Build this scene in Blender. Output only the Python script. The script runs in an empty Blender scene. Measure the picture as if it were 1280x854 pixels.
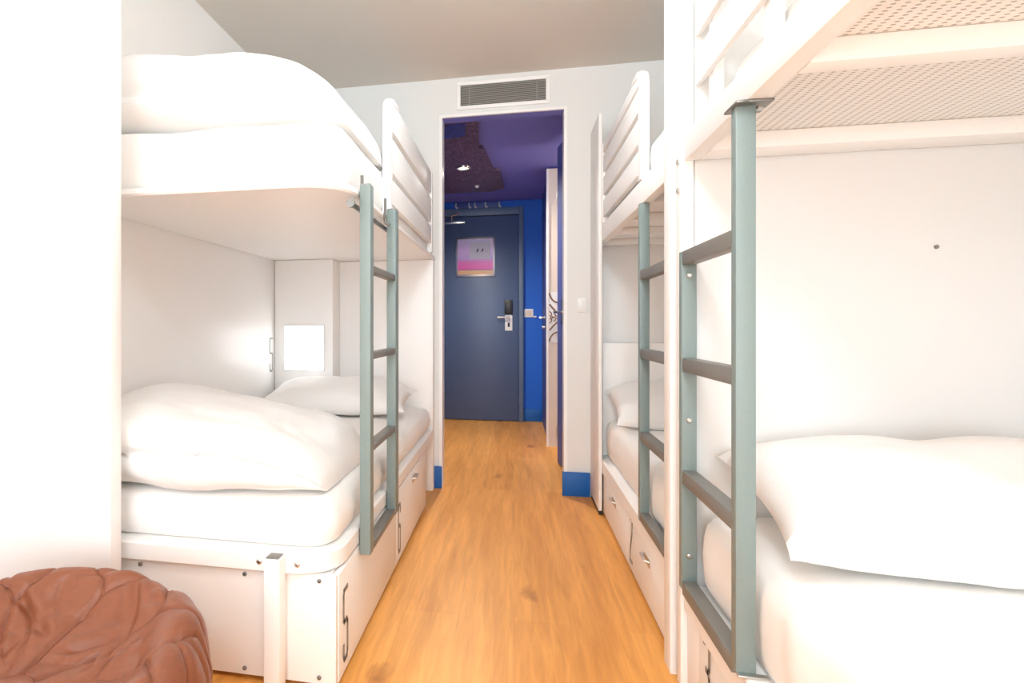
import bpy, bmesh, math, random
from mathutils import Vector, noise
random.seed(7)
PI = math.pi
sc = bpy.context.scene
col = sc.collection

# ------------------------------------------------------------------ materials
def new_mat(name):
    m = bpy.data.materials.new(name); m.use_nodes = True
    nt = m.node_tree
    return m, nt, nt.nodes['Principled BSDF']

def mat(name, rgb, rough=.5, metal=0., bump=0., bscale=40., stretch=(1, 1, 1), spec=.5, var=0.):
    m, nt, b = new_mat(name)
    b.inputs['Base Color'].default_value = (*rgb, 1)
    b.inputs['Roughness'].default_value = rough
    b.inputs['Metallic'].default_value = metal
    b.inputs['Specular IOR Level'].default_value = spec
    if bump or var:
        tc = nt.nodes.new('ShaderNodeTexCoord'); mp = nt.nodes.new('ShaderNodeMapping')
        mp.inputs['Scale'].default_value = stretch
        nt.links.new(tc.outputs['Object'], mp.inputs['Vector'])
        nz = nt.nodes.new('ShaderNodeTexNoise'); nz.inputs['Scale'].default_value = bscale
        nz.inputs['Detail'].default_value = 4
        nt.links.new(mp.outputs['Vector'], nz.inputs['Vector'])
        if bump:
            bp = nt.nodes.new('ShaderNodeBump'); bp.inputs['Strength'].default_value = bump
            bp.inputs['Distance'].default_value = .01
            nt.links.new(nz.outputs['Fac'], bp.inputs['Height']); nt.links.new(bp.outputs['Normal'], b.inputs['Normal'])
        if var:
            mx = nt.nodes.new('ShaderNodeMix'); mx.data_type = 'RGBA'
            mx.inputs[6].default_value = (*[c * (1 - var) for c in rgb], 1)
            mx.inputs[7].default_value = (*[min(1, c * (1 + var)) for c in rgb], 1)
            nt.links.new(nz.outputs['Fac'], mx.inputs[0]); nt.links.new(mx.outputs[2], b.inputs['Base Color'])
    return m

def emit(name, rgb, s):
    m, nt, b = new_mat(name)
    b.inputs['Base Color'].default_value = (*rgb, 1)
    b.inputs['Emission Color'].default_value = (*rgb, 1)
    b.inputs['Emission Strength'].default_value = s
    return m

def wood_floor():
    m, nt, b = new_mat('oak_planks')
    N, L = nt.nodes.new, nt.links.new
    tc = N('ShaderNodeTexCoord')
    mp = N('ShaderNodeMapping'); mp.inputs['Rotation'].default_value = (0, 0, PI / 2)
    L(tc.outputs['Object'], mp.inputs['Vector'])
    br = N('ShaderNodeTexBrick')
    br.inputs['Scale'].default_value = 1.0; br.inputs['Brick Width'].default_value = 2.6
    br.inputs['Row Height'].default_value = .185; br.inputs['Mortar Size'].default_value = .0012
    br.inputs['Mortar Smooth'].default_value = .2; br.offset = .37; br.squash = 1.0
    br.inputs['Color1'].default_value = (0, 0, 0, 1); br.inputs['Color2'].default_value = (1, 1, 1, 1)
    br.inputs['Mortar'].default_value = (.5, .5, .5, 1)
    L(mp.outputs['Vector'], br.inputs['Vector'])
    ramp = N('ShaderNodeValToRGB')
    ramp.color_ramp.elements[0].color = (.76, .34, .075, 1)
    ramp.color_ramp.elements[1].color = (.88, .43, .105, 1)
    L(br.outputs['Color'], ramp.inputs['Fac'])
    # grain, stretched along the boards
    mg = N('ShaderNodeMapping'); mg.inputs['Scale'].default_value = (16, 1.1, 1)
    L(tc.outputs['Object'], mg.inputs['Vector'])
    ng = N('ShaderNodeTexNoise'); ng.inputs['Scale'].default_value = 2.4; ng.inputs['Detail'].default_value = 9
    ng.inputs['Roughness'].default_value = .62; ng.inputs['Distortion'].default_value = .9
    L(mg.outputs['Vector'], ng.inputs['Vector'])
    rg = N('ShaderNodeValToRGB')
    rg.color_ramp.elements[0].position = .28; rg.color_ramp.elements[0].color = (.70, .62, .52, 1)
    rg.color_ramp.elements[1].position = .66; rg.color_ramp.elements[1].color = (1.08, 1.08, 1.08, 1)
    L(ng.outputs['Fac'], rg.inputs['Fac'])
    mu = N('ShaderNodeMix'); mu.data_type = 'RGBA'; mu.blend_type = 'MULTIPLY'; mu.inputs[0].default_value = .62
    L(ramp.outputs['Color'], mu.inputs[6]); L(rg.outputs['Color'], mu.inputs[7])
    # knots
    mk = N('ShaderNodeMapping'); mk.inputs['Scale'].default_value = (4.2, 1.9, 1)
    L(tc.outputs['Object'], mk.inputs['Vector'])
    nk0 = N('ShaderNodeTexNoise'); nk0.inputs['Scale'].default_value = 5; nk0.inputs['Detail'].default_value = 3
    L(mk.outputs['Vector'], nk0.inputs['Vector'])
    ad = N('ShaderNodeMix'); ad.data_type = 'RGBA'; ad.inputs[0].default_value = .22
    L(mk.outputs['Vector'], ad.inputs[6]); L(nk0.outputs['Color'], ad.inputs[7])
    vo = N('ShaderNodeTexVoronoi'); vo.inputs['Scale'].default_value = 1.25
    L(ad.outputs[2], vo.inputs['Vector'])
    rk = N('ShaderNodeValToRGB')
    rk.color_ramp.elements[0].position = .02; rk.color_ramp.elements[0].color = (.36, .24, .16, 1)
    rk.color_ramp.elements[1].position = .17; rk.color_ramp.elements[1].color = (1, 1, 1, 1)
    L(vo.outputs['Distance'], rk.inputs['Fac'])
    mu2 = N('ShaderNodeMix'); mu2.data_type = 'RGBA'; mu2.blend_type = 'MULTIPLY'; mu2.inputs[0].default_value = .85
    L(mu.outputs[2], mu2.inputs[6]); L(rk.outputs['Color'], mu2.inputs[7])
    # broad pale and dark streaks along the boards
    ms = N('ShaderNodeMapping'); ms.inputs['Scale'].default_value = (7.5, .7, 1)
    L(tc.outputs['Object'], ms.inputs['Vector'])
    ns = N('ShaderNodeTexNoise'); ns.inputs['Scale'].default_value = 1.3; ns.inputs['Detail'].default_value = 5; ns.inputs['Distortion'].default_value = .6
    L(ms.outputs['Vector'], ns.inputs['Vector'])
    rs = N('ShaderNodeValToRGB')
    rs.color_ramp.elements[0].position = .33; rs.color_ramp.elements[0].color = (.82, .75, .66, 1)
    rs.color_ramp.elements[1].position = .62; rs.color_ramp.elements[1].color = (1.05, 1.06, 1.12, 1)
    L(ns.outputs['Fac'], rs.inputs['Fac'])
    mu3 = N('ShaderNodeMix'); mu3.data_type = 'RGBA'; mu3.blend_type = 'MULTIPLY'; mu3.inputs[0].default_value = .8
    L(mu2.outputs[2], mu3.inputs[6]); L(rs.outputs['Color'], mu3.inputs[7]); mu2 = mu3
    mj = N('ShaderNodeMix'); mj.data_type = 'RGBA'
    mf = N('ShaderNodeMath'); mf.operation = 'MULTIPLY'; mf.inputs[1].default_value = .15
    L(br.outputs['Fac'], mf.inputs[0]); L(mf.outputs[0], mj.inputs[0])
    L(mu2.outputs[2], mj.inputs[6]); mj.inputs[7].default_value = (.24, .11, .04, 1)
    L(mj.outputs[2], b.inputs['Base Color'])
    b.inputs['Roughness'].default_value = .42
    b.inputs['Specular IOR Level'].default_value = .35
    bp = N('ShaderNodeBump'); bp.inputs['Strength'].default_value = .08; bp.inputs['Distance'].default_value = .004
    L(ng.outputs['Fac'], bp.inputs['Height']); L(bp.outputs['Normal'], b.inputs['Normal'])
    return m

def perforated():
    m, nt, b = new_mat('perforated_sheet')
    N, L = nt.nodes.new, nt.links.new
    tc = N('ShaderNodeTexCoord'); sp = N('ShaderNodeSeparateXYZ'); L(tc.outputs['Object'], sp.inputs[0])
    def cell(out, pitch, half):
        d = N('ShaderNodeMath'); d.operation = 'DIVIDE'; d.inputs[1].default_value = pitch; L(out, d.inputs[0])
        f = N('ShaderNodeMath'); f.operation = 'FRACT'; L(d.outputs[0], f.inputs[0])
        s = N('ShaderNodeMath'); s.operation = 'SUBTRACT'; s.inputs[1].default_value = .5; L(f.outputs[0], s.inputs[0])
        k = N('ShaderNodeMath'); k.operation = 'MULTIPLY'; k.inputs[1].default_value = pitch / half; L(s.outputs[0], k.inputs[0])
        q = N('ShaderNodeMath'); q.operation = 'MULTIPLY'; L(k.outputs[0], q.inputs[0]); L(k.outputs[0], q.inputs[1])
        return q.outputs[0]
    a = N('ShaderNodeMath'); a.operation = 'ADD'
    L(cell(sp.outputs['X'], .0195, .0042), a.inputs[0]); L(cell(sp.outputs['Y'], .0105, .0026), a.inputs[1])
    lt = N('ShaderNodeMath'); lt.operation = 'LESS_THAN'; lt.inputs[1].default_value = 1.0; L(a.outputs[0], lt.inputs[0])
    mx = N('ShaderNodeMix'); mx.data_type = 'RGBA'; L(lt.outputs[0], mx.inputs[0])
    mx.inputs[6].default_value = (.84, .82, .79, 1); mx.inputs[7].default_value = (.42, .38, .34, 1)
    L(mx.outputs[2], b.inputs['Base Color']); b.inputs['Roughness'].default_value = .5
    return m

def ornament_print(name, ground, ink, scale, lo, hi):
    m, nt, b = new_mat(name)
    N, L = nt.nodes.new, nt.links.new
    tc = N('ShaderNodeTexCoord'); nz = N('ShaderNodeTexNoise'); nz.inputs['Scale'].default_value = scale
    nz.inputs['Detail'].default_value = 2; nz.inputs['Distortion'].default_value = 3
    L(tc.outputs['Object'], nz.inputs['Vector'])
    r = N('ShaderNodeValToRGB'); r.color_ramp.elements[0].position = lo; r.color_ramp.elements[1].position = hi
    r.color_ramp.elements[0].color = (*ground, 1); r.color_ramp.elements[1].color = (*ink, 1)
    L(nz.outputs['Fac'], r.inputs['Fac']); L(r.outputs['Color'], b.inputs['Base Color'])
    b.inputs['Roughness'].default_value = .45
    return m

def poster_print():
    m, nt, b = new_mat('poster_print')
    N, L = nt.nodes.new, nt.links.new
    tc = N('ShaderNodeTexCoord'); sp = N('ShaderNodeSeparateXYZ'); L(tc.outputs['Object'], sp.inputs[0])
    mr = N('ShaderNodeMapRange'); mr.inputs[1].default_value = 0; mr.inputs[2].default_value = .37
    L(sp.outputs['Z'], mr.inputs[0])
    r = N('ShaderNodeValToRGB'); cr = r.color_ramp
    cr.elements[0].position = 0; cr.elements[0].color = (.62, .34, .12, 1)
    cr.elements[1].position = 1; cr.elements[1].color = (.50, .40, .62, 1)
    for p, c in ((.17, (.66, .38, .18, 1)), (.19, (.20, .02, .16, 1)), (.22, (.70, .06, .36, 1)), (.42, (.66, .10, .42, 1)), (.5, (.46, .30, .62, 1)), (.75, (.62, .38, .72, 1))):
        e = cr.elements.new(p); e.color = c
    L(mr.outputs[0], r.inputs['Fac']); L(r.outputs['Color'], b.inputs['Base Color'])
    b.inputs['Roughness'].default_value = .3
    return m

M = dict(
    floor=wood_floor(), perf=perforated(),
    wall=mat('white_wall_paint', (.90, .89, .875), .85, bump=.02, bscale=120),
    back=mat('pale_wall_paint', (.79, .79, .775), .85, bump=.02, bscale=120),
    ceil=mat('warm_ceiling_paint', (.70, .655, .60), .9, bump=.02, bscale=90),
    lam=mat('white_laminate', (.90, .885, .87), .38, bump=.01, bscale=60),
    greylam=mat('pale_grey_laminate', (.76, .76, .75), .5, bump=.01, bscale=60),
    draw=mat('cream_laminate', (.89, .87, .845), .5, bump=.01, bscale=60),
    metal_white=mat('white_powder_coat', (.91, .90, .885), .5, bump=.01, bscale=90),
    teal=mat('grey_green_powder_coat', (.205, .265, .257), .42, bump=.03, bscale=160, var=.05),
    rung=mat('grey_brown_powder_coat', (.185, .18, .165), .45, bump=.03, bscale=160),
    steel=mat('brushed_steel', (.62, .60, .57), .3, 1.0, bump=.02, bscale=80, stretch=(1, 12, 1)),
    dark_steel=mat('grey_steel', (.24, .235, .22), .4, .8, bump=.02, bscale=80),
    linen=mat('white_cotton', (.90, .895, .885), .9, bump=.12, bscale=9, spec=.2),
    sheet=mat('white_sheet', (.90, .885, .865), .9, bump=.08, bscale=7, spec=.2),
    leather=mat('brown_leather', (.235, .078, .038), .38, bump=.10, bscale=90, var=.16, spec=.38),
    seam=mat('dark_leather_seam', (.19, .060, .032), .55, bump=.1, bscale=100),
    blue=mat('royal_blue_paint', (.002, .12, .62), .6, bump=.02, bscale=80),
    skirt=mat('blue_skirting', (.003, .11, .42), .5, bump=.02, bscale=60),
    navy=mat('slate_blue_door', (.075, .115, .215), .36, bump=.02, bscale=70, var=.06),
    doorframe=mat('slate_blue_frame', (.11, .16, .25), .45, bump=.02, bscale=70),
    leaf=mat('indigo_blue_paint', (.085, .115, .34), .5, bump=.02, bscale=70),
    purple=mat('violet_ceiling_paint', (.21, .22, .64), .8, bump=.02, bscale=80),
    plum=ornament_print('plum_print', (.075, .035, .075), (.24, .17, .27), 26, .52, .60),
    plumblue=ornament_print('blue_print', (.02, .02, .10), (.03, .07, .42), 16, .45, .55),
    cream=mat('cream_panel', (.74, .66, .57), .6, bump=.02, bscale=50),
    curlink=mat('brown_ink', (.20, .115, .07), .6, var=.1),
    black=mat('black_plastic', (.012, .012, .014), .4, bump=.02, bscale=60),
    plastic=mat('white_plastic', (.85, .85, .84), .35, bump=.01, bscale=50),
    grille=mat('grey_grille', (.36, .345, .32), .5, bump=.02, bscale=60),
    grille_in=mat('dark_duct', (.10, .095, .09), .8, bump=.02, bscale=60),
    digit=mat('grey_number_vinyl', (.27, .24, .205), .5, var=.08),
    digit_light=mat('light_grey_number_vinyl', (.36, .36, .36), .5, var=.05),
    gap=mat('painted_gap_shade', (.10, .07, .05), .8, bump=.03, bscale=40),  # dark brown painted as the shadow in the gap under the drawers
    poster=poster_print(),
    paper=mat('grey_paper', (.60, .58, .66), .7, var=.04),
    lamp=emit('lit_acrylic', (.96, .985, 1), 3.6),
    downl=emit('warm_bulb', (1, .80, .50), 2.6),
)

# ------------------------------------------------------------------ mesh helpers
def BM(): return bmesh.new()

def box(bm, x0, x1, y0, y1, z0, z1, bev=0., seg=2):
    t = bmesh.new()
    bmesh.ops.create_cube(t, size=1)
    for v in t.verts:
        v.co = Vector(((x0 + x1) / 2 + v.co.x * (x1 - x0), (y0 + y1) / 2 + v.co.y * (y1 - y0), (z0 + z1) / 2 + v.co.z * (z1 - z0)))
    if bev: bmesh.ops.bevel(t, geom=list(t.edges), offset=bev, segments=seg, affect='EDGES', profile=.5)
    merge(bm, t)

def merge(bm, t):
    mp = {v: bm.verts.new(v.co) for v in t.verts}
    for f in t.faces:
        try: bm.faces.new([mp[v] for v in f.verts])
        except ValueError: pass
    t.free()

def tube(bm, pts, r, n=10, caps=True):
    pts = [Vector(p) for p in pts]
    rings = []
    up = None
    for i, p in enumerate(pts):
        a = pts[max(i - 1, 0)]; b = pts[min(i + 1, len(pts) - 1)]
        d = (b - a).normalized()
        if up is None: up = d.orthogonal().normalized()
        up = (up - d * up.dot(d)); up = up.normalized() if up.length > 1e-6 else d.orthogonal().normalized()
        w = d.cross(up)
        rr = r[i] if isinstance(r, (list, tuple)) else r
        rings.append([bm.verts.new(p + (up * math.cos(2 * PI * k / n) + w * math.sin(2 * PI * k / n)) * rr) for k in range(n)])
    for a, b in zip(rings, rings[1:]):
        for k in range(n): bm.faces.new((a[k], a[(k + 1) % n], b[(k + 1) % n], b[k]))
    if caps:
        bm.faces.new(rings[0][::-1]); bm.faces.new(rings[-1])

def rings_to_mesh(bm, outlines, cap0=True, cap1=True):
    R = [[bm.verts.new(p) for p in o] for o in outlines]
    n = len(R[0])
    for a, b in zip(R, R[1:]):
        for k in range(n): bm.faces.new((a[k], a[(k + 1) % n], b[(k + 1) % n], b[k]))
    if cap0: bm.faces.new(R[0][::-1])
    if cap1: bm.faces.new(R[-1])

def rrect(x0, x1, y0, y1, rads, seg=10):
    """rounded rectangle, rads for corners (x1y0, x1y1, x0y1, x0y0), counter-clockwise"""
    out = []
    for (cx, sx, cy, sy, a0), r in zip(((x1, -1, y0, 1, -PI / 2), (x1, -1, y1, -1, 0), (x0, 1, y1, -1, PI / 2), (x0, 1, y0, 1, PI)), rads):
        r = max(r, .001)
        for k in range(seg + 1):
            a = a0 + PI / 2 * k / seg
            out.append((cx + sx * r + r * math.cos(a), cy + sy * r + r * math.sin(a)))
    return out

def slab(bm, x0, x1, y0, y1, z0, z1, rads, bev=.004):
    o = []
    for ins, z in ((bev, z0), (0, z0 + bev), (0, z1 - bev), (bev, z1)):
        o.append([(x, y, z) for x, y in rrect(x0 + ins, x1 - ins, y0 + ins, y1 - ins, [max(r - ins, .001) for r in rads])])
    rings_to_mesh(bm, o)

def prism(bm, poly, axis, a0, a1):
    """polygon in the two other axes extruded along axis"""
    def P(p, a):
        return {'x': (a, p[0], p[1]), 'y': (p[0], a, p[1]), 'z': (p[0], p[1], a)}[axis]
    lo = [bm.verts.new(P(p, a0)) for p in poly]; hi = [bm.verts.new(P(p, a1)) for p in poly]
    n = len(poly)
    for k in range(n): bm.faces.new((lo[k], lo[(k + 1) % n], hi[(k + 1) % n], hi[k]))
    bm.faces.new(lo[::-1]); bm.faces.new(hi)

def props(o, label=None, cat=None, group=None, kind=None):
    if label: o['label'] = label
    if cat: o['category'] = cat
    if group: o['group'] = group
    if kind: o['kind'] = kind
    return o

def world_loc(o):
    v = Vector(o.location)
    while o.parent:
        o = o.parent; v += o.location
    return v

def obj(name, bm, m, parent=None, label=None, cat=None, group=None, kind=None, smooth=35, origin=None):
    """meshes are written in room coordinates; a child is stored relative to its parent"""
    bmesh.ops.recalc_face_normals(bm, faces=list(bm.faces))
    me = bpy.data.meshes.new(name)
    vs = [v.co for v in bm.verts]
    if origin is None and parent is None:
        lo = [min(v[i] for v in vs) for i in range(3)]; hi = [max(v[i] for v in vs) for i in range(3)]
        origin = Vector(((lo[0] + hi[0]) / 2, (lo[1] + hi[1]) / 2, lo[2]))
    base = world_loc(parent) if parent else Vector(origin)
    bmesh.ops.translate(bm, verts=list(bm.verts), vec=-base)
    bm.to_mesh(me); bm.free()
    if smooth:
        for p in me.polygons: p.use_smooth = True
        me.set_sharp_from_angle(angle=math.radians(smooth))
    me.materials.append(M[m] if isinstance(m, str) else m)
    o = bpy.data.objects.new(name, me); col.objects.link(o)
    if parent: o.parent = parent
    else: o.location = base
    return props(o, label, cat, group, kind)

def thing(name, label, cat, loc, group=None):
    o = bpy.data.objects.new(name, None); col.objects.link(o); o.location = loc
    o.empty_display_size = .1
    return props(o, label, cat, group)

def b_obj(name, b, m, parent=None, bev=0., **k):
    bm = BM(); box(bm, *b, bev=bev); return obj(name, bm, m, parent, **k)

def structure(name, b, m, bev=0.): return b_obj(name, b, m, kind='structure', bev=bev)

# ------------------------------------------------------------------ room shell
XL, XR, YB, YR, H = -1.45, 1.45, 3.685, -4.2, 2.515
HE = 6.45                                                  # end wall of the hall
structure('floor', (-1.6, 1.6, YR - .15, HE + .15, -.06, 0), 'floor')
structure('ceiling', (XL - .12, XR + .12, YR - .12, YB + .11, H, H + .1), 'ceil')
structure('wall_left', (XL - .12, XL, YR, YB + .1, 0, H), 'wall')
structure('wall_right', (XR, XR + .12, YR, YB + .1, 0, H), 'wall')
OL, OR, OT = -.432, .294, 2.280                            # doorless opening to the hall
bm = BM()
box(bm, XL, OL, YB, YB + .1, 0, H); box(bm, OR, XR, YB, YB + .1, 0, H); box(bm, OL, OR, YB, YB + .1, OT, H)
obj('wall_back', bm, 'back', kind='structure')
# white edge trim round the opening
bm = BM()
box(bm, OL - .014, OL + .004, YB - .006, YB + .104, .0, OT + .012); box(bm, OR - .004, OR + .014, YB - .006, YB + .104, 0, OT + .012)
box(bm, OL + .004, OR - .004, YB - .006, YB + .010, OT - .004, OT + .012)
obj('trim_1', bm, 'lam', kind='structure')
structure('trim_3', (OL + .004, OR - .004, YB + .010, YB + .104, OT - .004, OT - .0005), 'purple')
# rear wall with the big window that lights the room
bm = BM()
WX0, WX1, WZ0, WZ1 = -1.38, 1.38, .12, 2.46
box(bm, XL, XR, YR - .1, YR, 0, WZ0); box(bm, XL, XR, YR - .1, YR, WZ1, H)
box(bm, XL, WX0, YR - .1, YR, WZ0, WZ1); box(bm, WX1, XR, YR - .1, YR, WZ0, WZ1)
obj('wall_rear', bm, 'wall', kind='structure')
bm = BM()
t_ = .05
box(bm, WX0, WX1, YR - .08, YR - .02, WZ0, WZ0 + t_); box(bm, WX0, WX1, YR - .08, YR - .02, WZ1 - t_, WZ1)
for x in (WX0, -t_ / 2, WX1 - t_): box(bm, x, x + t_, YR - .08, YR - .02, WZ0 + t_, WZ1 - t_)
obj('window_1', bm, 'lam', kind='structure')
# skirting boards
structure('baseboard_left', (-.56, OL + .002, YB - .016, YB - .001, 0, .135), 'skirt', bev=.002)
bm = BM(); box(bm, OR - .014, .435, YB - .016, YB - .001, 0, .140, bev=.002)
obj('baseboard_right', bm, 'skirt', kind='structure')

# hall
HXL, HXR, HC = -.92, .31, 2.315
structure('wall_hall_left', (HXL - .1, HXL, YB + .1, HE, 0, HC), 'leaf')
structure('wall_hall_end', (HXL - .1, 1.5, HE, HE + .1, 0, HC + .1), 'blue')
bm = BM(); box(bm, .348, HXR + .12, YB + .1, 4.29, 0, HC); box(bm, HXR - .02, HXR + .08, 5.19, HE, 0, HC)
obj('wall_hall_right', bm, 'leaf', kind='structure')
structure('ceiling_hall', (HXL - .1, 1.5, YB + .1, HE + .1, HC, HC + .08), 'purple')
structure('wall_bathroom', (1.30, 1.40, YB + .1, 5.30, 0, HC), 'wall')
bm = BM(); box(bm, HXR + .08, 1.30, YB + .1, YB + .18, 0, HC)
obj('wall_bathroom_front', bm, 'wall', kind='structure')
structure('baseboard_hall', (.10, HXR - .03, HE - .015, HE - .001, 0, .13), 'skirt', bev=.002)
# cream panel that closes the bathroom side of the hall, with a curly ornament
structure('wall_bathroom_side', (.282, 1.30, 5.135, 5.185, 0, HC - .02), 'cream')
structure('trim_2', (.266, .282, 5.128, 5.188, 0, HC - .02), 'lam')

# ------------------------------------------------------------------ entry door
door = props(bpy.data.objects.new('door_1', None), kind='structure'); col.objects.link(door); door.location = (-.38, HE - .03, 0)
b_obj('door_leaf', (-.83, .048, HE - .06, HE - .015, .006, 2.150), 'navy', door, bev=.003)
bm = BM()
box(bm, .052, .100, HE - .075, HE - .002, 0, 2.235, bev=.004); box(bm, -.885, -.834, HE - .075, HE - .002, 0, 2.235, bev=.004)
box(bm, -.834, .052, HE - .075, HE - .002, 2.156, 2.235, bev=.004)
obj('door_frame', bm, 'doorframe', door)
b_obj('card_reader', (-.092, -.010, HE - .085, HE - .06, 1.115, 1.265), 'black', door, bev=.006)
lock = b_obj('lock_plate', (-.088, -.012, HE - .070, HE - .06, .945, 1.112), 'plastic', door, bev=.004)
bm = BM()
tube(bm, [(-.05, HE - .06, 1.085), (-.05, HE - .115, 1.085)], .011); tube(bm, [(-.04, HE - .115, 1.085), (-.165, HE - .115, 1.085)], .011)
obj('door_handle', bm, 'steel', lock)
bm = BM(); box(bm, -.060, -.040, HE - .0745, HE - .069, .985, 1.03, bev=.004)
obj('keyhole', bm, 'black', lock)
bm = BM()
box(bm, -.725, -.50, HE - .10, HE - .06, 2.075, 2.105, bev=.004)
tube(bm, [(-.64, HE - .08, 2.09), (-.64, HE - .09, 2.16), (-.55, HE - .10, 2.185), (-.60, HE - .07, 2.20)], .007)
obj('door_closer', bm, 'steel', door)

# framed notice on the entry door
pf = thing('framed_notice', 'silver framed pink and violet evacuation notice on the slate blue entry door', 'notice', (-.394, HE - .062, 1.515))
px0, px1, pz0, pz1, py = -.600, -.188, 1.515, 1.932, HE - .062
bm = BM(); box(bm, px0, px1, py - .012, py, pz0, pz1, bev=.004)
obj('frame', bm, 'steel', pf)
bm = BM(); box(bm, px0 + .022, px1 - .022, py - .014, py - .0125, pz0 + .022, pz1 - .022)
obj('picture', bm, 'poster', pf)
sh = b_obj('notice_sheet', (-.452, -.235, py - .0165, py - .0145, 1.70, 1.885), 'paper', pf)
for x in (-.372, -.322):
    bm = BM(); tube(bm, [(x - .008, py - .018, 1.775), (x + .006, py - .018, 1.790), (x + .004, py - .018, 1.805)], .006, 6)
    obj('printed_mark', bm, 'black', sh)

# hooks over the door
cr = thing('hook_rail', 'dark blue hook rail with pale hooks above the entry door', 'coat rack', (-.38, HE - .01, 2.25))
b_obj('rail', (-.62, -.135, HE - .018, HE - .001, 2.246, 2.308), M['leaf'], cr, bev=.003)
for x in (-.60, -.46, -.40, -.29, -.148):
    bm = BM()
    tube(bm, [(x, HE - .02, 2.30), (x, HE - .045, 2.285), (x, HE - .06, 2.262), (x + .01, HE - .05, 2.243), (x + .016, HE - .04, 2.252)], .0085, 8)
    obj('hook', bm, 'plastic', cr)

so = thing('wall_socket', 'white double wall socket on the royal blue wall beside the entry door', 'socket', (.168, HE - .001, 1.08))
b_obj('plate', (.108, .200, HE - .012, HE - .001, 1.085, 1.172), 'plastic', so, bev=.003)
b_obj('insert', (.124, .184, HE - .0145, HE - .012, 1.100, 1.157), 'cream', so, bev=.001)
b_obj('card_slot', (.203, .232, HE - .02, HE - .001, 1.082, 1.10), 'plastic', so, bev=.003)

# ornament on the cream panel: hooked curls, mirrored about their middle
orn = thing('wall_ornament', 'brown curling line ornament on the cream panel beside the blue hall door', 'wall sticker', (.36, 5.134, .87))
b_obj('backing', (.286, .47, 5.1315, 5.1345, .860, 1.275), 'plastic', orn)
def orn_pt(a, b): return (.264 + (a - 262) * .001047, 5.1308, 1.271 - (b / 6.1 - 26) / 150.5)
mid = 345
for half in (((286, 160), (289, 180), (298, 200), (315, 220), (335, 231), (365, 236), (400, 230), (430, 205)),
             ((286, 246), (305, 270), (325, 290), (345, 308), (372, 322), (405, 322), (435, 300)),
             ((288, 300), (300, 312), (303, 326), (296, 336), (287, 332)),
             ((318, 315), (330, 325), (334, 338), (350, 336), (380, 342)),
             ((292, 352), (306, 350), (318, 346), (330, 343))):
    for sg in (1, -1):
        pts = [orn_pt(a, mid + sg * (b - mid)) for a, b in half]
        bm = BM(); tube(bm, pts, .0062 if half[0][1] < 250 else .0045, 8); obj('curl', bm, 'curlink', orn)

# blue hall door, folded back against the hall wall, seen almost edge on
d2 = props(bpy.data.objects.new('door_2', None), kind='structure'); col.objects.link(d2); d2.location = (.30, 4.0, 0)
bm = BM(); prism(bm, [(.347, 4.295), (.309, 4.50), (.345, 4.507), (.383, 4.302)], 'z', .012, 2.285); obj('door_leaf', bm, 'leaf', d2)
bm = BM()
tube(bm, [(.337, 4.35, 1.095), (.300, 4.343, 1.095)], .010); tube(bm, [(.303, 4.335, 1.095), (.284, 4.44, 1.095)], .009)
prism(bm, [(.3365, 4.325), (.3325, 4.324), (.3245, 4.366), (.329, 4.368)], 'z', 1.03, 1.17)
obj('door_handle', bm, 'steel', d2)
for z in (.23, 1.92):
    bm = BM(); tube(bm, [(.310, 4.492, z - .045), (.310, 4.492, z + .045)], .008)
    obj('hinge', bm, 'steel', d2)
fh = thing('lever_handle', 'steel lever handle with lock on the dark blue hall wall past the cream panel', 'door handle', (.285, 6.0, 1.05))
bm = BM(); tube(bm, [(.2905, 5.86, 1.075), (.283, 5.86, 1.075)], .022); tube(bm, [(.283, 5.86, 1.075), (.24, 5.86, 1.075)], .012); tube(bm, [(.243, 5.86, 1.075), (.243, 5.74, 1.075)], .011)
obj('lever', bm, 'steel', fh)
bm = BM(); tube(bm, [(.29, 5.86, .985), (.262, 5.86, .985)], .017)
obj('lock_cylinder', bm, 'steel', fh)

# stepped dark panel hung under the hall ceiling, with its downlight
cp = thing('ceiling_panel', 'dark plum printed panel with a stepped edge under the hall ceiling', 'ceiling panel', (-.4, 4.8, 2.285))
poly = [(-.86, 3.80), (-.213, 3.80), (-.244, 4.40), (-.217, 4.43), (-.162, 5.07), (-.111, 5.10), (-.088, 5.74), (-.20, 5.85), (-.86, 5.85)]
bm = BM(); prism(bm, poly, 'z', 2.285, 2.314); obj('board', bm, 'plum', cp, smooth=0)
bm = BM(); prism(bm, [(-.80, 3.84), (-.30, 3.84), (-.32, 4.10), (-.80, 4.16)], 'z', 2.2835, 2.2848); obj('blue_print', bm, 'plumblue', cp, smooth=0)
dl = thing('downlight', 'small round lit downlight in the dark hall ceiling panel', 'ceiling light', (-.40, 4.91, 2.28))
bm = BM()
o = []
for r, z in ((.062, 2.2845), (.060, 2.276), (.044, 2.275), (.042, 2.2835)):
    o.append([(-.40 + r * math.cos(a * PI / 16), 4.91 + r * math.sin(a * PI / 16), z) for a in range(32)])
rings_to_mesh(bm, o, False, False); obj('ring', bm, 'steel', dl)
bm = BM(); rings_to_mesh(bm, [[(-.40 + .042 * math.cos(a * PI / 16), 4.91 + .042 * math.sin(a * PI / 16), z) for a in range(32)] for z in (2.279, 2.284)])
obj('bulb', bm, 'downl', dl)
bm = BM(); tube(bm, [(-.33, 5.58, 2.2848), (-.33, 5.58, 2.268)], [.02, .012], 12)
obj('smoke_detector', bm, 'plastic', label='tiny pale sprinkler head under the dark hall ceiling panel', cat='sprinkler')

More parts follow.
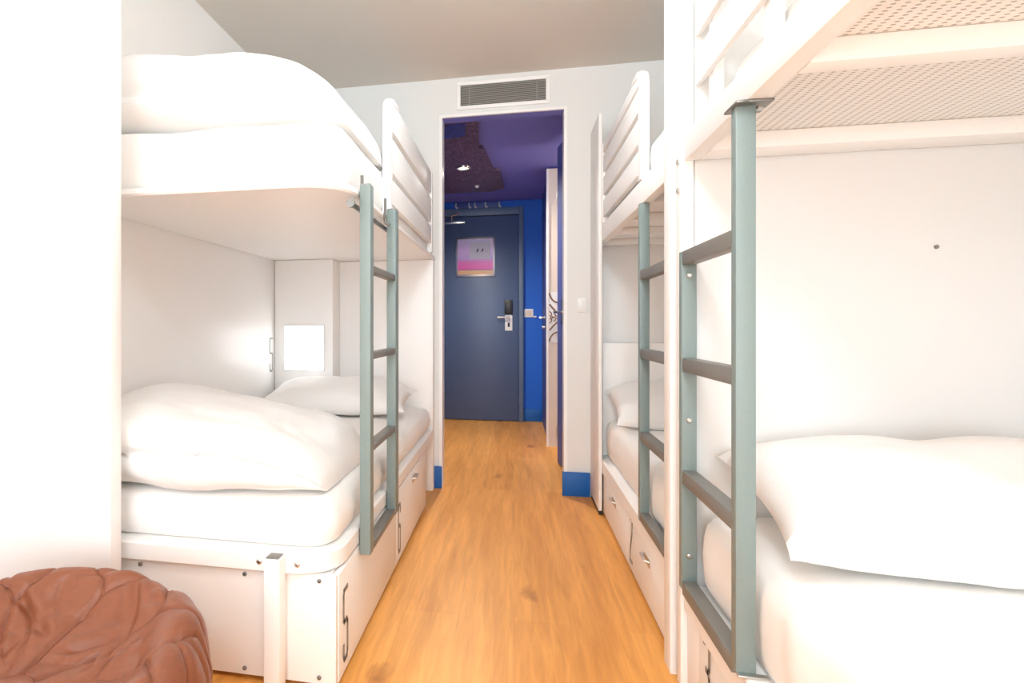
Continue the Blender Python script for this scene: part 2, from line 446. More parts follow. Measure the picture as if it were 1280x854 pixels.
# ------------------------------------------------------------------ air vent, light switch on the back wall
av = thing('air_vent', 'long grey louvred air vent in a white frame above the hall opening', 'vent', (-.065, YB, 2.33))
vx0, vx1, vz0, vz1 = -.316, .187, 2.338, 2.462
bm = BM(); y0, y1 = YB - .012, YB - .0005
w = .022
box(bm, vx0 - w, vx1 + w, y0, y1, vz0 - w, vz0, bev=.003); box(bm, vx0 - w, vx1 + w, y0, y1, vz1, vz1 + w, bev=.003)
box(bm, vx0 - w, vx0, y0, y1, vz0, vz1, bev=.003); box(bm, vx1, vx1 + w, y0, y1, vz0, vz1, bev=.003)
obj('frame', bm, 'metal_white', av)
b_obj('backing', (vx0, vx1, YB - .0025, YB - .0005, vz0, vz1), 'grille_in', av)
for k in range(11):
    z = vz0 + .006 + k * (vz1 - vz0 - .006) / 11
    bm = BM(); prism(bm, [(YB - .0105, z), (YB - .009, z - .0015), (YB - .003, z + .0055), (YB - .0045, z + .0075)], 'x', vx0 + .001, vx1 - .001)
    obj('louvre', bm, 'grille', av, smooth=0)
for x in (vx0 + .05, vx1 - .055):
    b_obj('stay', (x, x + .006, YB - .0115, YB - .0105, vz0, vz1), 'grille', av)
sw = thing('light_switch', 'small white light switch on the back wall beside the bunk', 'switch', (.389, YB, 1.07))
b_obj('plate', (.366, .412, YB - .009, YB - .0005, 1.078, 1.162), 'plastic', sw, bev=.003)
b_obj('rocker', (.374, .404, YB - .013, YB - .009, 1.092, 1.148), 'plastic', sw, bev=.002)

# ------------------------------------------------------------------ partition board at the foot of the first bunk
pp = b_obj('partition_panel', (XL + .001, -1.082, 1.452, 1.498, 0, H - .001), 'lam', bev=.002,
           label='tall white partition board between the leather pouf and the bunk', cat='partition')

# ------------------------------------------------------------------ numbers
GLY = {
    '5': [[(.046, .2), (.010, .2), (.006, .186), (.006, .118), (.014, .110)], [(.014, .110), (.038, .110), (.046, .100), (.046, .018), (.038, .003), (.014, .003), (.007, .014), (.007, .045)]],
    '6': [[(.046, .165), (.046, .185), (.038, .198), (.014, .198), (.006, .185), (.006, .018), (.014, .003), (.038, .003), (.046, .018), (.046, .098), (.038, .110), (.010, .110)]],
    '2': [[(.006, .165), (.006, .186), (.014, .199), (.038, .199), (.046, .186), (.046, .125), (.036, .100), (.012, .055), (.006, .035), (.006, .003), (.050, .003)]],
    '3': [[(.006, .165), (.006, .186), (.014, .199), (.038, .199), (.046, .186), (.046, .118), (.036, .106), (.020, .106)], [(.036, .106), (.046, .094), (.046, .018), (.038, .003), (.014, .003), (.006, .018), (.006, .045)]],
    '1': [[(.010, .17), (.028, .199), (.028, .003)]],
    '4': [[(.036, .003), (.036, .199), (.006, .07), (.052, .07)]],
}
def number(ch, x, y, z, side, parent=None, m='digit', th=.0120, **k):
    """stroke figure on a plane of constant x. side=+1 faces +x (reads towards +y), -1 faces -x (reads towards -y)"""
    bm = BM()
    for pl in GLY[ch]:
        for (a, b), (c, d) in zip(pl, pl[1:]):
            dx, dz = c - a, d - b; L = math.hypot(dx, dz); ux, uz = dx / L, dz / L
            nx, nz = -uz * th / 2, ux * th / 2
            a2, b2, c2, d2_ = a - ux * th * .35, b - uz * th * .35, c + ux * th * .35, d + uz * th * .35
            quad = [(a2 + nx, b2 + nz), (a2 - nx, b2 - nz), (c2 - nx, d2_ - nz), (c2 + nx, d2_ + nz)]
            prism(bm, [(y + side * p[0], z + p[1]) for p in quad], 'x', x + side * .0003, x + side * .0022)
    return obj('number', bm, m, parent, smooth=0, **k)

# ------------------------------------------------------------------ shared bed parts
def drawer(parent, xf, y0, y1, z0, z1, side, ch, ny):
    d = b_obj('drawer', (min(xf, xf - side * .018), max(xf, xf - side * .018), y0, y1, z0, z1), 'draw', parent, bev=.0025)
    yc = (y0 + y1) / 2
    bm = BM(); zt = z1 - .045
    xs = sorted((xf, xf + side * .003))
    box(bm, xs[0], xs[1], yc - .045, yc + .045, zt - .014, zt + .014, bev=.001)
    tube(bm, [(xf + side * .002, yc - .04, zt + .006), (xf + side * .016, yc - .036, zt + .010), (xf + side * .016, yc + .036, zt + .010), (xf + side * .002, yc + .04, zt + .006)], .005, 8)
    obj('handle', bm, 'steel', d)
    if ch: number(ch, xf, ny, z0 + .035, side, d)
    return d

def bolts(parent, pts, axis, r=.007, m='dark_steel'):
    for p in pts:
        p = Vector(p); a = Vector(axis)
        bm = BM(); tube(bm, [p, p + a * .004, p + a * .006], [r, r, r * .6], 10); obj('bolt', bm, m, parent)

def ladder(label, x0, x1, near, far, z0, z1, rungs, loc_x, height=.034):
    L = thing('bunk_ladder', label, 'ladder', ((x0 + x1) / 2, (near[0] + far[1]) / 2, z0), 'grey bunk ladders')
    for a, b in (near, far):
        r_ = b_obj('rail', (x0, x1, a, b, z0, z1), 'teal', L, bev=.003)
    for z in rungs:
        b_obj('rung', (x0 + .001, x1 - .001, near[1], far[0], z - height, z), 'rung', L, bev=.003)
    return L

# ------------------------------------------------------------------ soft goods
def mattress(name, label, x0, x1, y0, y1, z0, z1, rads, seed, cat='mattress', bulge=.012, fold=0.):
    bm = BM(); o = []
    prof = [(.028, 0), (.008, .012), (.0, .035), (-.004, .5 * (z1 - z0)), (0, z1 - z0 - .055), (.006, z1 - z0 - .03), (.02, z1 - z0 - .011), (.045, z1 - z0 - .002), (.09, z1 - z0), (.2, z1 - z0 + .003)]
    S = 28
    def outline(ins):
        """evenly resampled rounded rectangle"""
        rr = [max(r - ins, .012) for r in rads]
        p = rrect(x0 + ins, x1 - ins, y0 + ins, y1 - ins, rr, 8)
        # add points along the straight runs
        out = []
        n = len(p)
        for i in range(n):
            a = p[i]; b = p[(i + 1) % n]
            k = 60 if (i % 9) == 8 and abs(a[0] - b[0]) < abs(a[1] - b[1]) else (30 if (i % 9) == 8 else 1)
            for j in range(k): out.append((a[0] + (b[0] - a[0]) * j / k, a[1] + (b[1] - a[1]) * j / k))
        return out
    cx, cy = (x0 + x1) / 2, (y0 + y1) / 2
    for ins, dz in prof:
        ring = []
        for (x, y) in outline(ins):
            q = noise.noise(Vector((x * 5 + seed, y * 5, dz * 6)))
            f = noise.noise(Vector((x * 14 + seed, y * 14, dz * 3 + 4)))
            d = Vector((x - cx, y - cy)); d.normalize()
            k = (q * .006 + f * (fold + .0025)) * min(1, dz / .05)
            ring.append((x + d.x * k, y + d.y * k, z0 + dz + (q * .006 if dz > .1 else 0)))
        o.append(ring)
    rings_to_mesh(bm, o)
    return obj(name, bm, 'sheet', label=label, cat=cat, smooth=60)

def duvet(label, x0, x1, y0, y1, z0, ztop, notches, seed, pw=(5, 4), nx=120, nt=150, ex=2.6, rough=1., droop=None):
    """a folded duvet: a closed rounded profile with fold grooves on its near side, swept across the bed"""
    bm = BM(); rows = []; ym = y0 + .03
    for i in range(nx):
        s = -1 + 2 * i / (nx - 1)
        s = max(-.9995, min(.9995, math.sin(s * PI / 2) * .35 + s * .65))
        e = (1 - abs(s) ** (pw[0] if s < 0 else pw[1])) ** (1 / 2.2)
        x = (x0 + x1) / 2 + s * (x1 - x0) / 2
        zt = ztop(x)
        ya, yb = y0, y1
        a = (yb - ya) / 2 * (.62 + .38 * e); b = (zt - z0) / 2 * max(e, .02)
        yc = (ya + yb) / 2; zc = z0 + b
        row = []
        for t in range(nt):
            th = 2 * PI * t / nt
            c, sn = math.cos(th), math.sin(th)
            n = 2 / ex
            dy = math.copysign(abs(c) ** n, c); dz = math.copysign(abs(sn) ** n, sn)
            y = yc + a * dy; z = zc + b * dz
            hr = (dz + 1) / 2
            if c < 0:
                for (h, dep, wd, wob, fr) in notches:
                    hh = h + wob * noise.noise(Vector((x * fr + seed, h * 9, 1.3)))
                    g = math.exp(-((hr - hh) / wd) ** 2)
                    amp = dep * (.55 + .9 * max(0, noise.noise(Vector((x * 2.3 + seed, h * 5, 8))) + .35))
                    y += amp * g * e
            p = Vector((x, y, z))
            f1 = noise.noise(Vector((x * 3.2 + seed, y * 3.2, z * 5)))
            f2 = noise.noise(Vector((x * 8 + seed, y * 8, z * 12)))
            f3 = noise.noise(Vector((x * 18 + seed, y * 16, z * 24)))
            k = (f1 * .016 + f2 * .007 + f3 * .0035 + abs(noise.noise(Vector((x * 6 + seed, y * 5 + x * 3, z * 9 + 2)))) * .010) * rough * e
            y += dy * k; z += dz * k if dz > -.5 else 0
            z = max(z, z0)
            if droop and c < 0 and y < 1.66: z -= droop(x) * max(0, 1 - (z - z0) / .13) * min(1, (1.66 - y) / .07)
            row.append((x + f1 * .004, y, z))
        rows.append(row)
    rings_to_mesh(bm, rows)
    return obj('duvet', bm, 'linen', label=label, cat='duvet', smooth=75)

def pillow(label, c, w, d, h, seed, tilt=0., rotz=0., n=44):
    """plump pillow, w along x, d along y, seam pinched towards the corners"""
    bm = BM(); V = {}
    for sgn in (1, -1):
        for i in range(n + 1):
            for j in range(n + 1):
                u = -1 + 2 * i / n; v = -1 + 2 * j / n
                edge = i in (0, n) or j in (0, n)
                if sgn == -1 and edge: V[sgn, i, j] = V[1, i, j]; continue
                pin_u = 1 - .07 * (1 - abs(v) ** 2.2); pin_v = 1 - .05 * (1 - abs(u) ** 2.2)
                x = u * w / 2 * (pin_u if abs(u) > .9 else 1 - (1 - pin_u) * abs(u)); y = v * d / 2 * (pin_v if abs(v) > .9 else 1 - (1 - pin_v) * abs(v))
                th = ((1 - abs(u) ** 3.0) * (1 - abs(v) ** 3.0)) ** .55
                q = noise.noise(Vector((x * 5 + seed, y * 5, sgn * 2)))
                q2 = noise.noise(Vector((x * 13 + seed, y * 11, sgn * 3)))
                z = sgn * (h / 2) * th * (1 + .16 * q) + q2 * .007 * th
                if sgn < 0: z *= .55
                V[sgn, i, j] = bm.verts.new((x, y, z))
    for sgn in (1, -1):
        for i in range(n):
            for j in range(n):
                q = [V[sgn, i, j], V[sgn, i + 1, j], V[sgn, i + 1, j + 1], V[sgn, i, j + 1]]
                if sgn < 0: q.reverse()
                try: bm.faces.new(q)
                except ValueError: pass
    from mathutils import Matrix
    bmesh.ops.transform(bm, matrix=Matrix.Translation(c) @ Matrix.Rotation(rotz, 4, 'Z') @ Matrix.Rotation(tilt, 4, 'X'), verts=list(bm.verts))
    return obj('pillow', bm, 'linen', label=label, cat='pillow', smooth=75)

def guard(parent, x0, x1, y0, y1, slats, ztop, zbot, near_low=True):
    """slatted guard rail: a rounded bent board at the near end, a post at the far end, boards between"""
    g = None
    bm = BM()
    r = .07
    w = .035
    # near end: upright with a rounded shoulder, drawn in the y-z plane
    out = [(y0, zbot)]
    for k in range(9):
        a = PI - k / 8 * PI / 2
        out.append((y0 + r + r * math.cos(a), ztop - r + r * math.sin(a)))
    out += [(y0 + .16, ztop), (y0 + .16, ztop - .012), (y0 + w + .03, ztop - .02), (y0 + w, ztop - .06), (y0 + w, zbot)]
    prism(bm, out, 'x', x0, x1)
    g = obj('guard_rail', bm, 'metal_white', parent, smooth=40)
    b_obj('rail_post', (x0, x1, y1 - .03, y1, zbot, ztop), 'metal_white', g, bev=.003)
    for a, b in slats:
        b_obj('slat', (x0 + .004, x1 - .004, y0 + w - .004, y1 - .028, a, b), 'metal_white', g, bev=.004)
    return g

# ------------------------------------------------------------------ FIRST BUNK (along the left wall)
BX0, BX1 = XL + .004, -.470
b1 = thing('bunk_bed', 'white bunk bed with rounded corners and drawers numbered 5 and 6', 'bunk bed', (-.95, 2.6, 0), 'built-in white bunk beds')
bm = BM(); slab(bm, BX0 + .016, BX1, 1.545, 3.60, .318, .375, (.13, .01, .01, .01), .006); obj('lower_bed_base', bm, 'metal_white', b1)
bm = BM(); slab(bm, BX0 + .016, BX1, 1.640, 3.675, 1.400, 1.424, (.15, .01, .01, .01), .006); obj('upper_bed_base', bm, 'metal_white', b1)
b_obj('wall_cladding', (BX0, BX0 + .014, 1.50, 3.66, 0, 2.11), 'lam', b1, bev=.002)
b_obj('headboard', (BX0 + .016, BX1 - .006, 3.605, 3.675, .0, 1.398), 'lam', b1, bev=.002)
b_obj('foot_panel', (BX0 + .03, BX1 - .003, 1.570, 1.588, .016, .316), 'lam', b1, bev=.002)
hb = b_obj('headboard_box', (BX0 + .016, -1.059, 3.45, 3.604, .516, 1.398), 'lam', b1, bev=.002)
drawer(b1, BX1, 1.590, 2.415, .014, .312, 1, '5', 1.625)
drawer(b1, BX1, 2.421, 3.275, .014, .312, 1, '6', 2.452)
b_obj('drawer_case', (BX0 + .03, BX1 - .02, 1.59, 3.27, .012, .314), 'lam', b1)
b_obj('gap_shade_strip', (BX0 + .03, BX1 - .012, 1.60, 3.26, .0, .012), 'gap', b1)  # dark strip standing in for the shade below the drawers
lg = b_obj('leg', (-.653, -.607, 1.497, 1.544, 0, .376), 'metal_white', b1, bev=.004)
b_obj('leg_cap', (-.648, -.612, 1.502, 1.539, .3745, .379), 'dark_steel', lg, bev=.001)
bolts(b1, [(-.685, 1.545, .350), (-.575, 1.545, .350)], (0, -1, 0), .008, 'steel')
bolts(b1, [(-1.07, 1.570, .300), (-.74, 1.570, .300), (-.52, 1.570, .300), (-.74, 1.570, .035), (-.52, 1.570, .035)], (0, -1, 0), .006)
guard(b1, -.492, -.460, 2.255, 3.475, ((1.475, 1.575), (1.60, 1.735), (1.765, 1.885)), 1.890, 1.424)
bm = BM(); tube(bm, [(-.484, 1.765, 1.372), (-.484, 2.30, 1.372)], .008, 12); obj('hanging_rail', bm, 'dark_steel', b1)
bm = BM(); tube(bm, [(-.484, 1.757, 1.372), (-.484, 1.768, 1.372)], .013, 14); obj('rail_end_cap', bm, 'dark_steel', b1)

wl = thing('reading_light', 'square glowing white reading light above the pillow, beside the wall number 5', 'lamp', (-1.238, 3.449, .73))
b_obj('bezel', (-1.368, -1.109, 3.440, 3.449, .727, 1.003), 'plastic', wl, bev=.002)
b_obj('diffuser', (-1.361, -1.116, 3.436, 3.440, .734, .996), 'lamp', wl, bev=.001)
nb = number('5', BX0 + .014, 3.372, .722, 1, None, 'digit_light', .009)
props(nb, 'pale grey number 5 on the white wall of the lower bunk, beside the light', 'number')
nb.name = 'wall_number'

lad = ladder('grey ladder hooked onto the bunk with drawers 5 and 6', -.466, -.431, (1.800, 1.843), (2.205, 2.262), .290, 1.437, (1.190, .915, .625, .314), 0, height=.022)
for y in (1.822, 2.170):
    bm = BM(); tube(bm, [(-.445, y, 1.372), (-.462, y, 1.378), (-.4655, y, 1.392), (-.4635, y, 1.43), (-.4635, y, 1.470)], .0052, 8)
    obj('hook', bm, 'dark_steel', lad)
for y0_, y1_ in ((1.8, 1.843), (2.205, 2.262)):
    b_obj('end_cap', (-.463, -.434, y0_ + .003, y1_ - .003, 1.436, 1.4395), 'dark_steel', lad)

mattress('mattress', 'white mattress on the lower bunk above drawers 5 and 6', BX0 + .02, BX1 - .018, 1.580, 3.598, .375, .508, (.09, .06, .06, .06), 1.3)
mattress('mattress', 'white mattress high on the upper bunk beside the partition board', BX0 + .02, -.4945, 1.670, 3.66, 1.424, 1.615, (.12, .06, .06, .06), 4.1)
duvet('thick folded white duvet on the lower bunk behind the leather pouf', BX0 + .022, -.535, 1.548, 2.28, .511,
      lambda x: .775 - (x + 1.25) * .16, ((.47, .085, .022, .24, 1.7), (.20, .018, .05, .1, 3.0)), 2.7, pw=(7, 4.5), ex=2.9,
      droop=lambda x: .050 * max(0, min(1, (-.60 - x) / .25)) * (.75 + .6 * noise.noise(Vector((x * 4.5, 2.2, 5)))))
duvet('folded white duvet on the upper bunk under the ceiling', BX0 + .022, -.500, 1.664, 2.50, 1.618,
      lambda x: 1.884 - (x + 1.1) * .075, ((.36, .022, .028, .10, 2.2), (.02, .02, .04, .05, 3.1)), 9.2, pw=(14, 3.2), ex=4.2, rough=.8)
pillow('plump white pillow under the square reading light of the lower bunk', (-.965, 3.225, .590), .84, .42, .22, 3.3, tilt=.16)

# ------------------------------------------------------------------ SECOND BUNK (right side, by the hall opening)
RX0, RX1 = .457, XR - .004
b2 = thing('bunk_bed', 'white bunk bed with slatted guard rail beside the hall opening, drawer numbered 2', 'bunk bed', (.95, 2.8, 0), 'built-in white bunk beds')
bm = BM(); slab(bm, RX0, RX1 - .016, 1.934, 3.60, .218, .288, (.006,) * 4, .004); obj('lower_bed_base', bm, 'metal_white', b2)
bm = BM()
box(bm, RX0, RX0 + .035, 1.934, 3.62, 1.445, 1.535, bev=.004); obj('upper_side_rail', bm, 'metal_white', b2)
b_obj('upper_side_rail', (RX1 - .05, RX1 - .016, 1.934, 3.62, 1.445, 1.535), 'metal_white', b2)
b_obj('upper_bed_base', (RX0 + .036, RX1 - .051, 1.934, 3.62, 1.485, 1.505), 'lam', b2)
for y in (2.35, 2.75, 3.15, 3.55):
    b_obj('cross_bar', (RX0 + .036, RX1 - .051, y, y + .04, 1.452, 1.484), 'lam', b2, bev=.003)
ep = b_obj('end_panel', (.438, .456, 3.335, 3.675, .022, 2.12), 'draw', b2, bev=.003)
b_obj('foot', (.440, .454, 3.34, 3.66, 0, .022), 'black', b2)
b_obj('end_board', (.438, .460, 1.856, 1.928, 0, 2.30), 'metal_white', b2, bev=.003)
b_obj('headboard', (RX0 + .03, RX1 - .016, 3.622, 3.675, .0, 1.60), 'lam', b2, bev=.002)
b_obj('wall_cladding', (RX1 - .014, RX1, 1.93, 3.62, .0, 2.11), 'lam', b2, bev=.002)
hb2 = b_obj('headboard_box', (RX0 + .02, RX1 - .016, 3.47, 3.620, .290, .905), 'lam', b2, bev=.002)
drawer(b2, .463, 2.625, 3.350, .014, .214, -1, None, 0)
drawer(b2, .463, 1.934, 2.619, .014, .214, -1, '2', 2.600)
b_obj('drawer_case', (.484, RX1 - .02, 1.934, 3.345, .012, .216), 'lam', b2)
b_obj('gap_shade_strip', (.476, RX1 - .02, 2.02, 3.34, 0, .012), 'gap', b2)
guard(b2, .452, .484, 2.345, 3.334, ((1.565, 1.655), (1.680, 1.775), (1.800, 1.885), (1.900, 1.945)), 1.950, 1.535)

mattress('mattress', 'white mattress of the lower bunk beside the hall opening', RX0 + .032, RX1 - .02, 2.04, 3.465, .288, .495, (.06,) * 4, 7.7)
mattress('mattress', 'white mattress behind the slatted guard rail by the hall opening', RX0 + .034, RX1 - .052, 2.04, 3.60, 1.535, 1.690, (.06,) * 4, 8.8)
pillow('white pillow on the lower bunk nearest the blue hall', (.88, 3.235, .585), .80, .42, .24, 6.1, tilt=.30)
duvet('folded white duvet at the near end of the bunk by the hall opening', RX0 + .05, RX1 - .03, 2.06, 2.35, .498, lambda x: .585, ((.5, .02, .06, .08, 2.0),), 5.2, pw=(4, 5), nx=60, nt=80)
l2 = ladder('grey ladder standing on the bunk beside the hall opening', .446, .480, (1.936, 1.958), (2.322, 2.350), .290, 1.444, (1.200, .915, .616, .324), 0)

# ------------------------------------------------------------------ THIRD BUNK (right side, nearest the window)
NY0, NY1 = -.30, 1.835
b3 = thing('bunk_bed', 'white bunk bed with perforated upper base and drawer numbered 3', 'bunk bed', (.95, .8, 0), 'built-in white bunk beds')
bm = BM(); slab(bm, RX0, RX1 - .016, NY0, 1.788, .218, .288, (.006,) * 4, .004); obj('lower_bed_base', bm, 'metal_white', b3)
bm = BM(); box(bm, RX0, RX0 + .04, NY0, 1.788, 1.452, 1.524, bev=.004); obj('upper_side_rail', bm, 'metal_white', b3)
b_obj('upper_side_rail', (RX1 - .05, RX1 - .016, NY0, 1.788, 1.452, 1.524), 'metal_white', b3)
b_obj('upper_bed_base', (RX0 + .041, RX1 - .051, NY0, 1.788, 1.494, 1.510), 'perf', b3)
b_obj('cross_beam', (RX0 + .041, RX1 - .051, 1.690, 1.788, 1.452, 1.4935), 'metal_white', b3, bev=.003)
for y in (1.165, .55, -.1):
    b_obj('cross_bar', (RX0 + .041, RX1 - .051, y, y + .05, 1.452, 1.4935), 'metal_white', b3, bev=.003)
b_obj('end_panel', (.486, RX1 - .016, 1.792, 1.832, 0, 2.12), 'greylam', b3, bev=.002)
b_obj('wall_cladding', (RX1 - .014, RX1, NY0, 1.83, 0, 2.11), 'lam', b3, bev=.002)
b_obj('corner_post', (.450, .484, 1.792, 1.832, 0, 2.30), 'metal_white', b3, bev=.003)
b_obj('corner_post', (.458, .492, NY0 - .045, NY0 - .003, 0, 2.30), 'metal_white', b3, bev=.003)
b_obj('foot_board', (.496, RX1 - .016, NY0 - .03, NY0 - .003, .0, .60), 'lam', b3, bev=.002)
drawer(b3, .463, .90, 1.675, .014, .214, -1, '3', 1.630)
drawer(b3, .463, .02, .894, .014, .214, -1, '4', .85)
b_obj('drawer_filler', (.466, .484, 1.684, 1.788, .014, .216), 'lam', b3, bev=.002)
b_obj('drawer_case', (.486, RX1 - .02, -.28, 1.785, .012, .216), 'lam', b3)
b_obj('gap_shade_strip', (.486, RX1 - .02, -.27, 1.78, 0, .012), 'gap', b3)
g3 = b_obj('guard_rail', (.502, .528, 1.335, 1.375, 1.526, 2.02), 'metal_white', b3, bev=.003)
b_obj('rail_post', (.502, .528, 1.690, 1.726, 1.526, 2.02), 'metal_white', g3, bev=.003)
b_obj('rail_post', (.502, .528, .40, .44, 1.526, 2.02), 'metal_white', g3, bev=.003)
for a, b in ((1.655, 1.750), (1.79, 1.885), (1.925, 2.01)):
    b_obj('slat', (.486, .501, .38, 1.786, a, b), 'metal_white', g3, bev=.003)
for z in (.37, 1.43):
    pass
bolts(b3, [(.450, 1.812, 1.455), (.450, 1.812, 1.375)], (-1, 0, 0), .008, 'steel')
bolts(b3, [(.60, 1.792, 1.385), (1.05, 1.792, 1.20)], (0, -1, 0), .005)

l3 = thing('bunk_ladder', 'grey green ladder bolted to the bunk with the perforated base', 'ladder', (.46, 1.57, .29), 'grey bunk ladders')
LX0, LX1 = .4425, .4805
for (a, b), (za, zb) in zip(((1.349, 1.377), (1.752, 1.780)), ((.2885, 1.4515), (.2885, 1.200))):
    b_obj('rail', (LX0, LX1, a, b, za, zb), 'teal', l3, bev=.0025)
for z in (1.200, .912, .610, .312):
    bm = BM(); box(bm, LX0 + .001, LX1 - .001, 1.377, 1.752 if z != 1.2 else 1.752, z - .036, z, bev=.002)
    obj('rung', bm, 'rung', l3)
bm = BM(); box(bm, .459, .505, 1.325, 1.400, 1.4465, 1.4517, bev=.001); box(bm, .436, .459, 1.325, 1.400, 1.4465, 1.4517, bev=.001)
fl = obj('flange', bm, 'dark_steel', l3)
bolts(fl, [(.492, 1.362, 1.4465)], (0, 0, -1), .008, 'steel')
bm = BM(); box(bm, LX0, LX1 + .02, 1.335, 1.349, .2885, .294, bev=.001); obj('flange', bm, 'steel', l3)
bolts(l3, [(.461, 1.752, 1.135), (.461, 1.752, .745), (.461, 1.752, .380)], (0, -1, 0), .0065, 'steel')

mattress('mattress', 'white mattress in the lower bunk behind the large ladder', RX0 + .035, RX1 - .02, -.26, 1.785, .288, .500, (.07,) * 4, 11.7, fold=.012)
mattress('mattress', 'white mattress on the perforated upper base', RX0 + .075, RX1 - .052, -.26, 1.68, 1.512, 1.660, (.06,) * 4, 12.7)
pillow('big plump white pillow in the lower bunk beside the large ladder', (.945, 1.520, .600), .84, .50, .27, 14.6, tilt=.20, rotz=-.03)

# ------------------------------------------------------------------ leather pouf
cx, cy = -.948, .960
pf_ = thing('leather_pouf', 'slouchy brown leather pouf with radial seams on the wooden floor', 'pouf', (cx, cy, 0))
NP = 9
NA, NR = 360, 130
prof = [(0.0, .300), (.06, .300), (.12, .303), (.19, .318), (.245, .345), (.285, .377), (.315, .393), (.348, .385), (.370, .350), (.384, .28), (.388, .18), (.378, .09), (.352, .03), (.31, .004), (.20, .0), (0.0, .0)]
def cat_prof(t):
    n = len(prof) - 1; f = t * n; i = min(int(f), n - 1); u = f - i
    p = [prof[max(i - 1, 0)], prof[i], prof[i + 1], prof[min(i + 2, n)]]
    return tuple(.5 * (2 * p[1][k] + (p[2][k] - p[0][k]) * u + (2 * p[0][k] - 5 * p[1][k] + 4 * p[2][k] - p[3][k]) * u * u + (3 * p[1][k] - p[0][k] - 3 * p[2][k] + p[3][k]) * u ** 3) for k in (0, 1))
def seam_angles(r, z, outer):
    """angles of the seams at this ring: single on the seat, forking to a zigzag over the rim"""
    A = []
    tw = .0 if outer else (.30 - r) * 1.6
    for k in range(NP):
        a = 2 * PI * k / NP + .12 + tw
        A.append((a, k))
    return A
rc = random.Random(5)
creases = []
for k in range(26):
    a = rc.uniform(0, 2 * PI); r = rc.uniform(.13, .33); L = rc.uniform(.05, .13); d = a + rc.uniform(-.9, .9) + (PI / 2 if rc.random() < .3 else 0)
    p0 = Vector((r * math.cos(a), r * math.sin(a))); v = Vector((math.cos(d), math.sin(d))) * L / 2
    creases.append((p0 - v, p0 + v, rc.uniform(.006, .012), rc.uniform(.006, .010)))
def crease(x, y):
    k = 0; p = Vector((x, y))
    for a, b, dep, wd in creases:
        ab = b - a; u = max(0, min(1, (p - a).dot(ab) / ab.length_squared))
        q = a + ab * u; d = (p - q).length
        if d < .05:
            fade = math.sin(PI * max(.02, min(.98, u)))
            k += fade * (dep * math.exp(-(d / wd) ** 2) - dep * .6 * math.exp(-((d - .02) / .012) ** 2))
    return k
def pouf_pt(t, ang):
    r, z = cat_prof(t); r = max(r, 0)
    # groove depth
    dep = 0
    if .06 < r:
        outer = t > .40
        fork = max(0, min(1, (t - .30) / .20))                   # the single seam splits in two over the rim
        pitch = 2 * PI / NP
        tw = (.30 - min(r, .30)) * 1.6
        rel = ((ang - .12 - tw) / pitch) % 1.0
        rel = rel if rel < .5 else rel - 1
        d = min(abs(rel - fork * .42), abs(rel + fork * .42)) * pitch * max(r, .05)
        dep = .008 * math.exp(-(d / .0055) ** 2) + (.0045 if t < .42 else .0025) * math.exp(-(d / .026) ** 2)
    elif r > .0:
        dep = .0
    x, y = math.cos(ang), math.sin(ang)
    q1 = noise.noise(Vector((x * r * 6 + 3, y * r * 6, z * 6)))
    q2 = noise.noise(Vector((x * r * 15 + 3, y * r * 15, z * 15)))
    rid = 1 - abs(noise.noise(Vector((x * r * 7 + y * 2.5, y * r * 9 + 1, z * 6)))) * 2.2
    wr = max(0, rid) ** 5
    puff = .014 * q1 + .006 * q2 - .008 * wr * (1 if .08 < r else 0)
    puff *= min(1, r / .1) if t < .6 else 1
    lift = .012 * max(0, math.sin(ang)) * max(0, 1 - abs(r - .33) / .22) if z > .2 else 0   # back of the rim stands higher
    sag = -.03 * max(0, -math.sin(ang)) * max(0, 1 - abs(r - .31) / .2) if z > .2 else 0
    # normal of the profile
    r2, z2 = cat_prof(min(t + .01, 1)); r1, z1 = cat_prof(max(t - .01, 0))
    tr, tz = r2 - r1, z2 - z1; L = math.hypot(tr, tz) or 1
    nr, nz = -tz / L, tr / L
    if t < .5 and nz < 0: nr, nz = -nr, -nz
    k = puff - dep - (crease(r * x, r * y) if .05 < r and t < .56 else 0)
    rr = max(r + nr * k * (1 if r > .02 else 0), 0); zz = z + nz * k + lift + sag
    if t > .80: zz = max(zz, 0)
    return Vector((cx + rr * x, cy + rr * y, max(zz, 0)))
bm = BM()
o = []
for j in range(1, NR):
    t = j / NR * .97
    o.append([pouf_pt(t, 2 * PI * k / NA) for k in range(NA)])
rings_to_mesh(bm, o)
obj('cover', bm, 'leather', pf_, smooth=85)
# stitched seams: one line over the seat, forking in two across the rim
for k in range(NP):
    pitch = 2 * PI / NP
    for br in (1, -1):
        pts = []
        for i in range(46):
            t = .09 + i / 45 * .52
            r = max(cat_prof(t)[0], .02)
            fork = max(0, min(1, (t - .30) / .20))
            if br < 0 and fork <= 0: continue
            a = .12 + (.30 - min(r, .30)) * 1.6 + pitch * (k + br * fork * .42)
            q = pouf_pt(t, a); q.z += .0008
            pts.append(q)
        bm = BM(); tube(bm, pts, .0017, 6); obj('seam', bm, 'seam', pf_)
# centre disc with piping
bm = BM()
ring = []
top = max(p.z for p in o[int(.055 / .41 * 0) + 8])
o2 = [[(cx + r * math.cos(2 * PI * k / 48), cy + r * math.sin(2 * PI * k / 48), z) for k in range(48)] for r, z in ((.052, .298), (.050, .306), (.043, .3095), (.02, .311))]
rings_to_mesh(bm, o2); obj('centre_disc', bm, 'leather', pf_)
bm = BM(); tube(bm, [(cx + .052 * math.cos(2 * PI * k / 48), cy + .052 * math.sin(2 * PI * k / 48), .3035) for k in range(49)], .0022, 6, False); obj('piping', bm, 'seam', pf_)

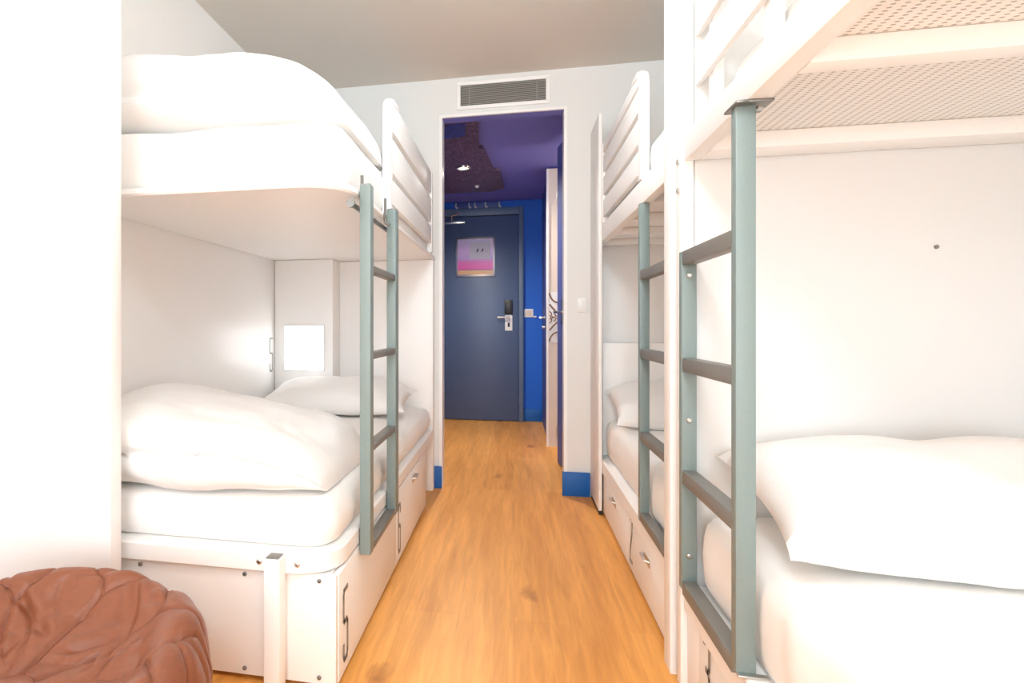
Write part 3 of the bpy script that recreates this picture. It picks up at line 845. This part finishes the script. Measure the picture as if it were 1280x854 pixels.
wl2 = thing('reading_light', 'square glowing reading light on the side wall of the lower bunk beside the hall', 'lamp', (RX1 - .015, 3.3, .65))
b_obj('bezel', (RX1 - .024, RX1 - .015, 3.17, 3.43, .64, .90), 'plastic', wl2, bev=.002)
b_obj('diffuser', (RX1 - .028, RX1 - .024, 3.177, 3.423, .647, .893), 'lamp', wl2, bev=.001)

# ------------------------------------------------------------------ light, camera, colour
w = bpy.data.worlds.new('World'); sc.world = w; w.use_nodes = True
bg = w.node_tree.nodes['Background']; bg.inputs['Color'].default_value = (.76, .90, 1.0, 1); bg.inputs['Strength'].default_value = 8.0
def light(name, kind, loc, energy, rgb=(1, 1, 1), rot=(0, 0, 0), **k):
    l = bpy.data.lights.new(name, kind); l.energy = energy; l.color = rgb
    for a, b in k.items(): setattr(l, a, b)
    o = bpy.data.objects.new(name, l); col.objects.link(o); o.location = loc; o.rotation_euler = rot
    return o
p = light('window_portal', 'AREA', (0, YR - .05, (WZ0 + WZ1) / 2), 1, rot=(PI / 2, 0, 0), shape='RECTANGLE', size=WX1 - WX0, size_y=WZ1 - WZ0)
p.data.cycles.is_portal = True
light('added_fill', 'POINT', (0, -1.2, 2.3), 45, (.80, .92, 1), shadow_soft_size=.15)  # this and the next two: added fill lights without fittings, evening out the room
light('added_fill', 'POINT', (0, .3, 2.2), 30, (.80, .92, 1), shadow_soft_size=.12)
light('added_fill', 'POINT', (0, 2.0, 2.0), 9, (.80, .92, 1), shadow_soft_size=.12)
light('hall_downlight', 'SPOT', (-.40, 4.91, 2.26), 120, (1, .90, .78), (0, 0, 0), spot_size=2.8, spot_blend=.7, shadow_soft_size=.04)
light('bathroom_fill', 'POINT', (.85, 4.5, 2.1), 7, (1, .88, .74), shadow_soft_size=.08)  # added fill without a fitting, brightens the cream panel beyond the hall

cam = bpy.data.cameras.new('camera'); co = bpy.data.objects.new('camera', cam); col.objects.link(co)
co.location = (0, 0, 1.0); co.rotation_euler = (PI / 2, 0, math.atan(164 / 750))
cam.sensor_width = 36; cam.lens = 36 * 750 / 1280; cam.shift_x = (640 - 478) / 1280; cam.shift_y = -20 / 1280
cam.clip_start = .02
sc.camera = co
sc.view_settings.view_transform = 'Standard'; sc.view_settings.look = 'None'; sc.view_settings.gamma = 1
sc.view_settings.use_curve_mapping = False
sc.view_settings.exposure = 0.12
sc.cycles.max_bounces = 16; sc.cycles.diffuse_bounces = 10; sc.cycles.glossy_bounces = 6
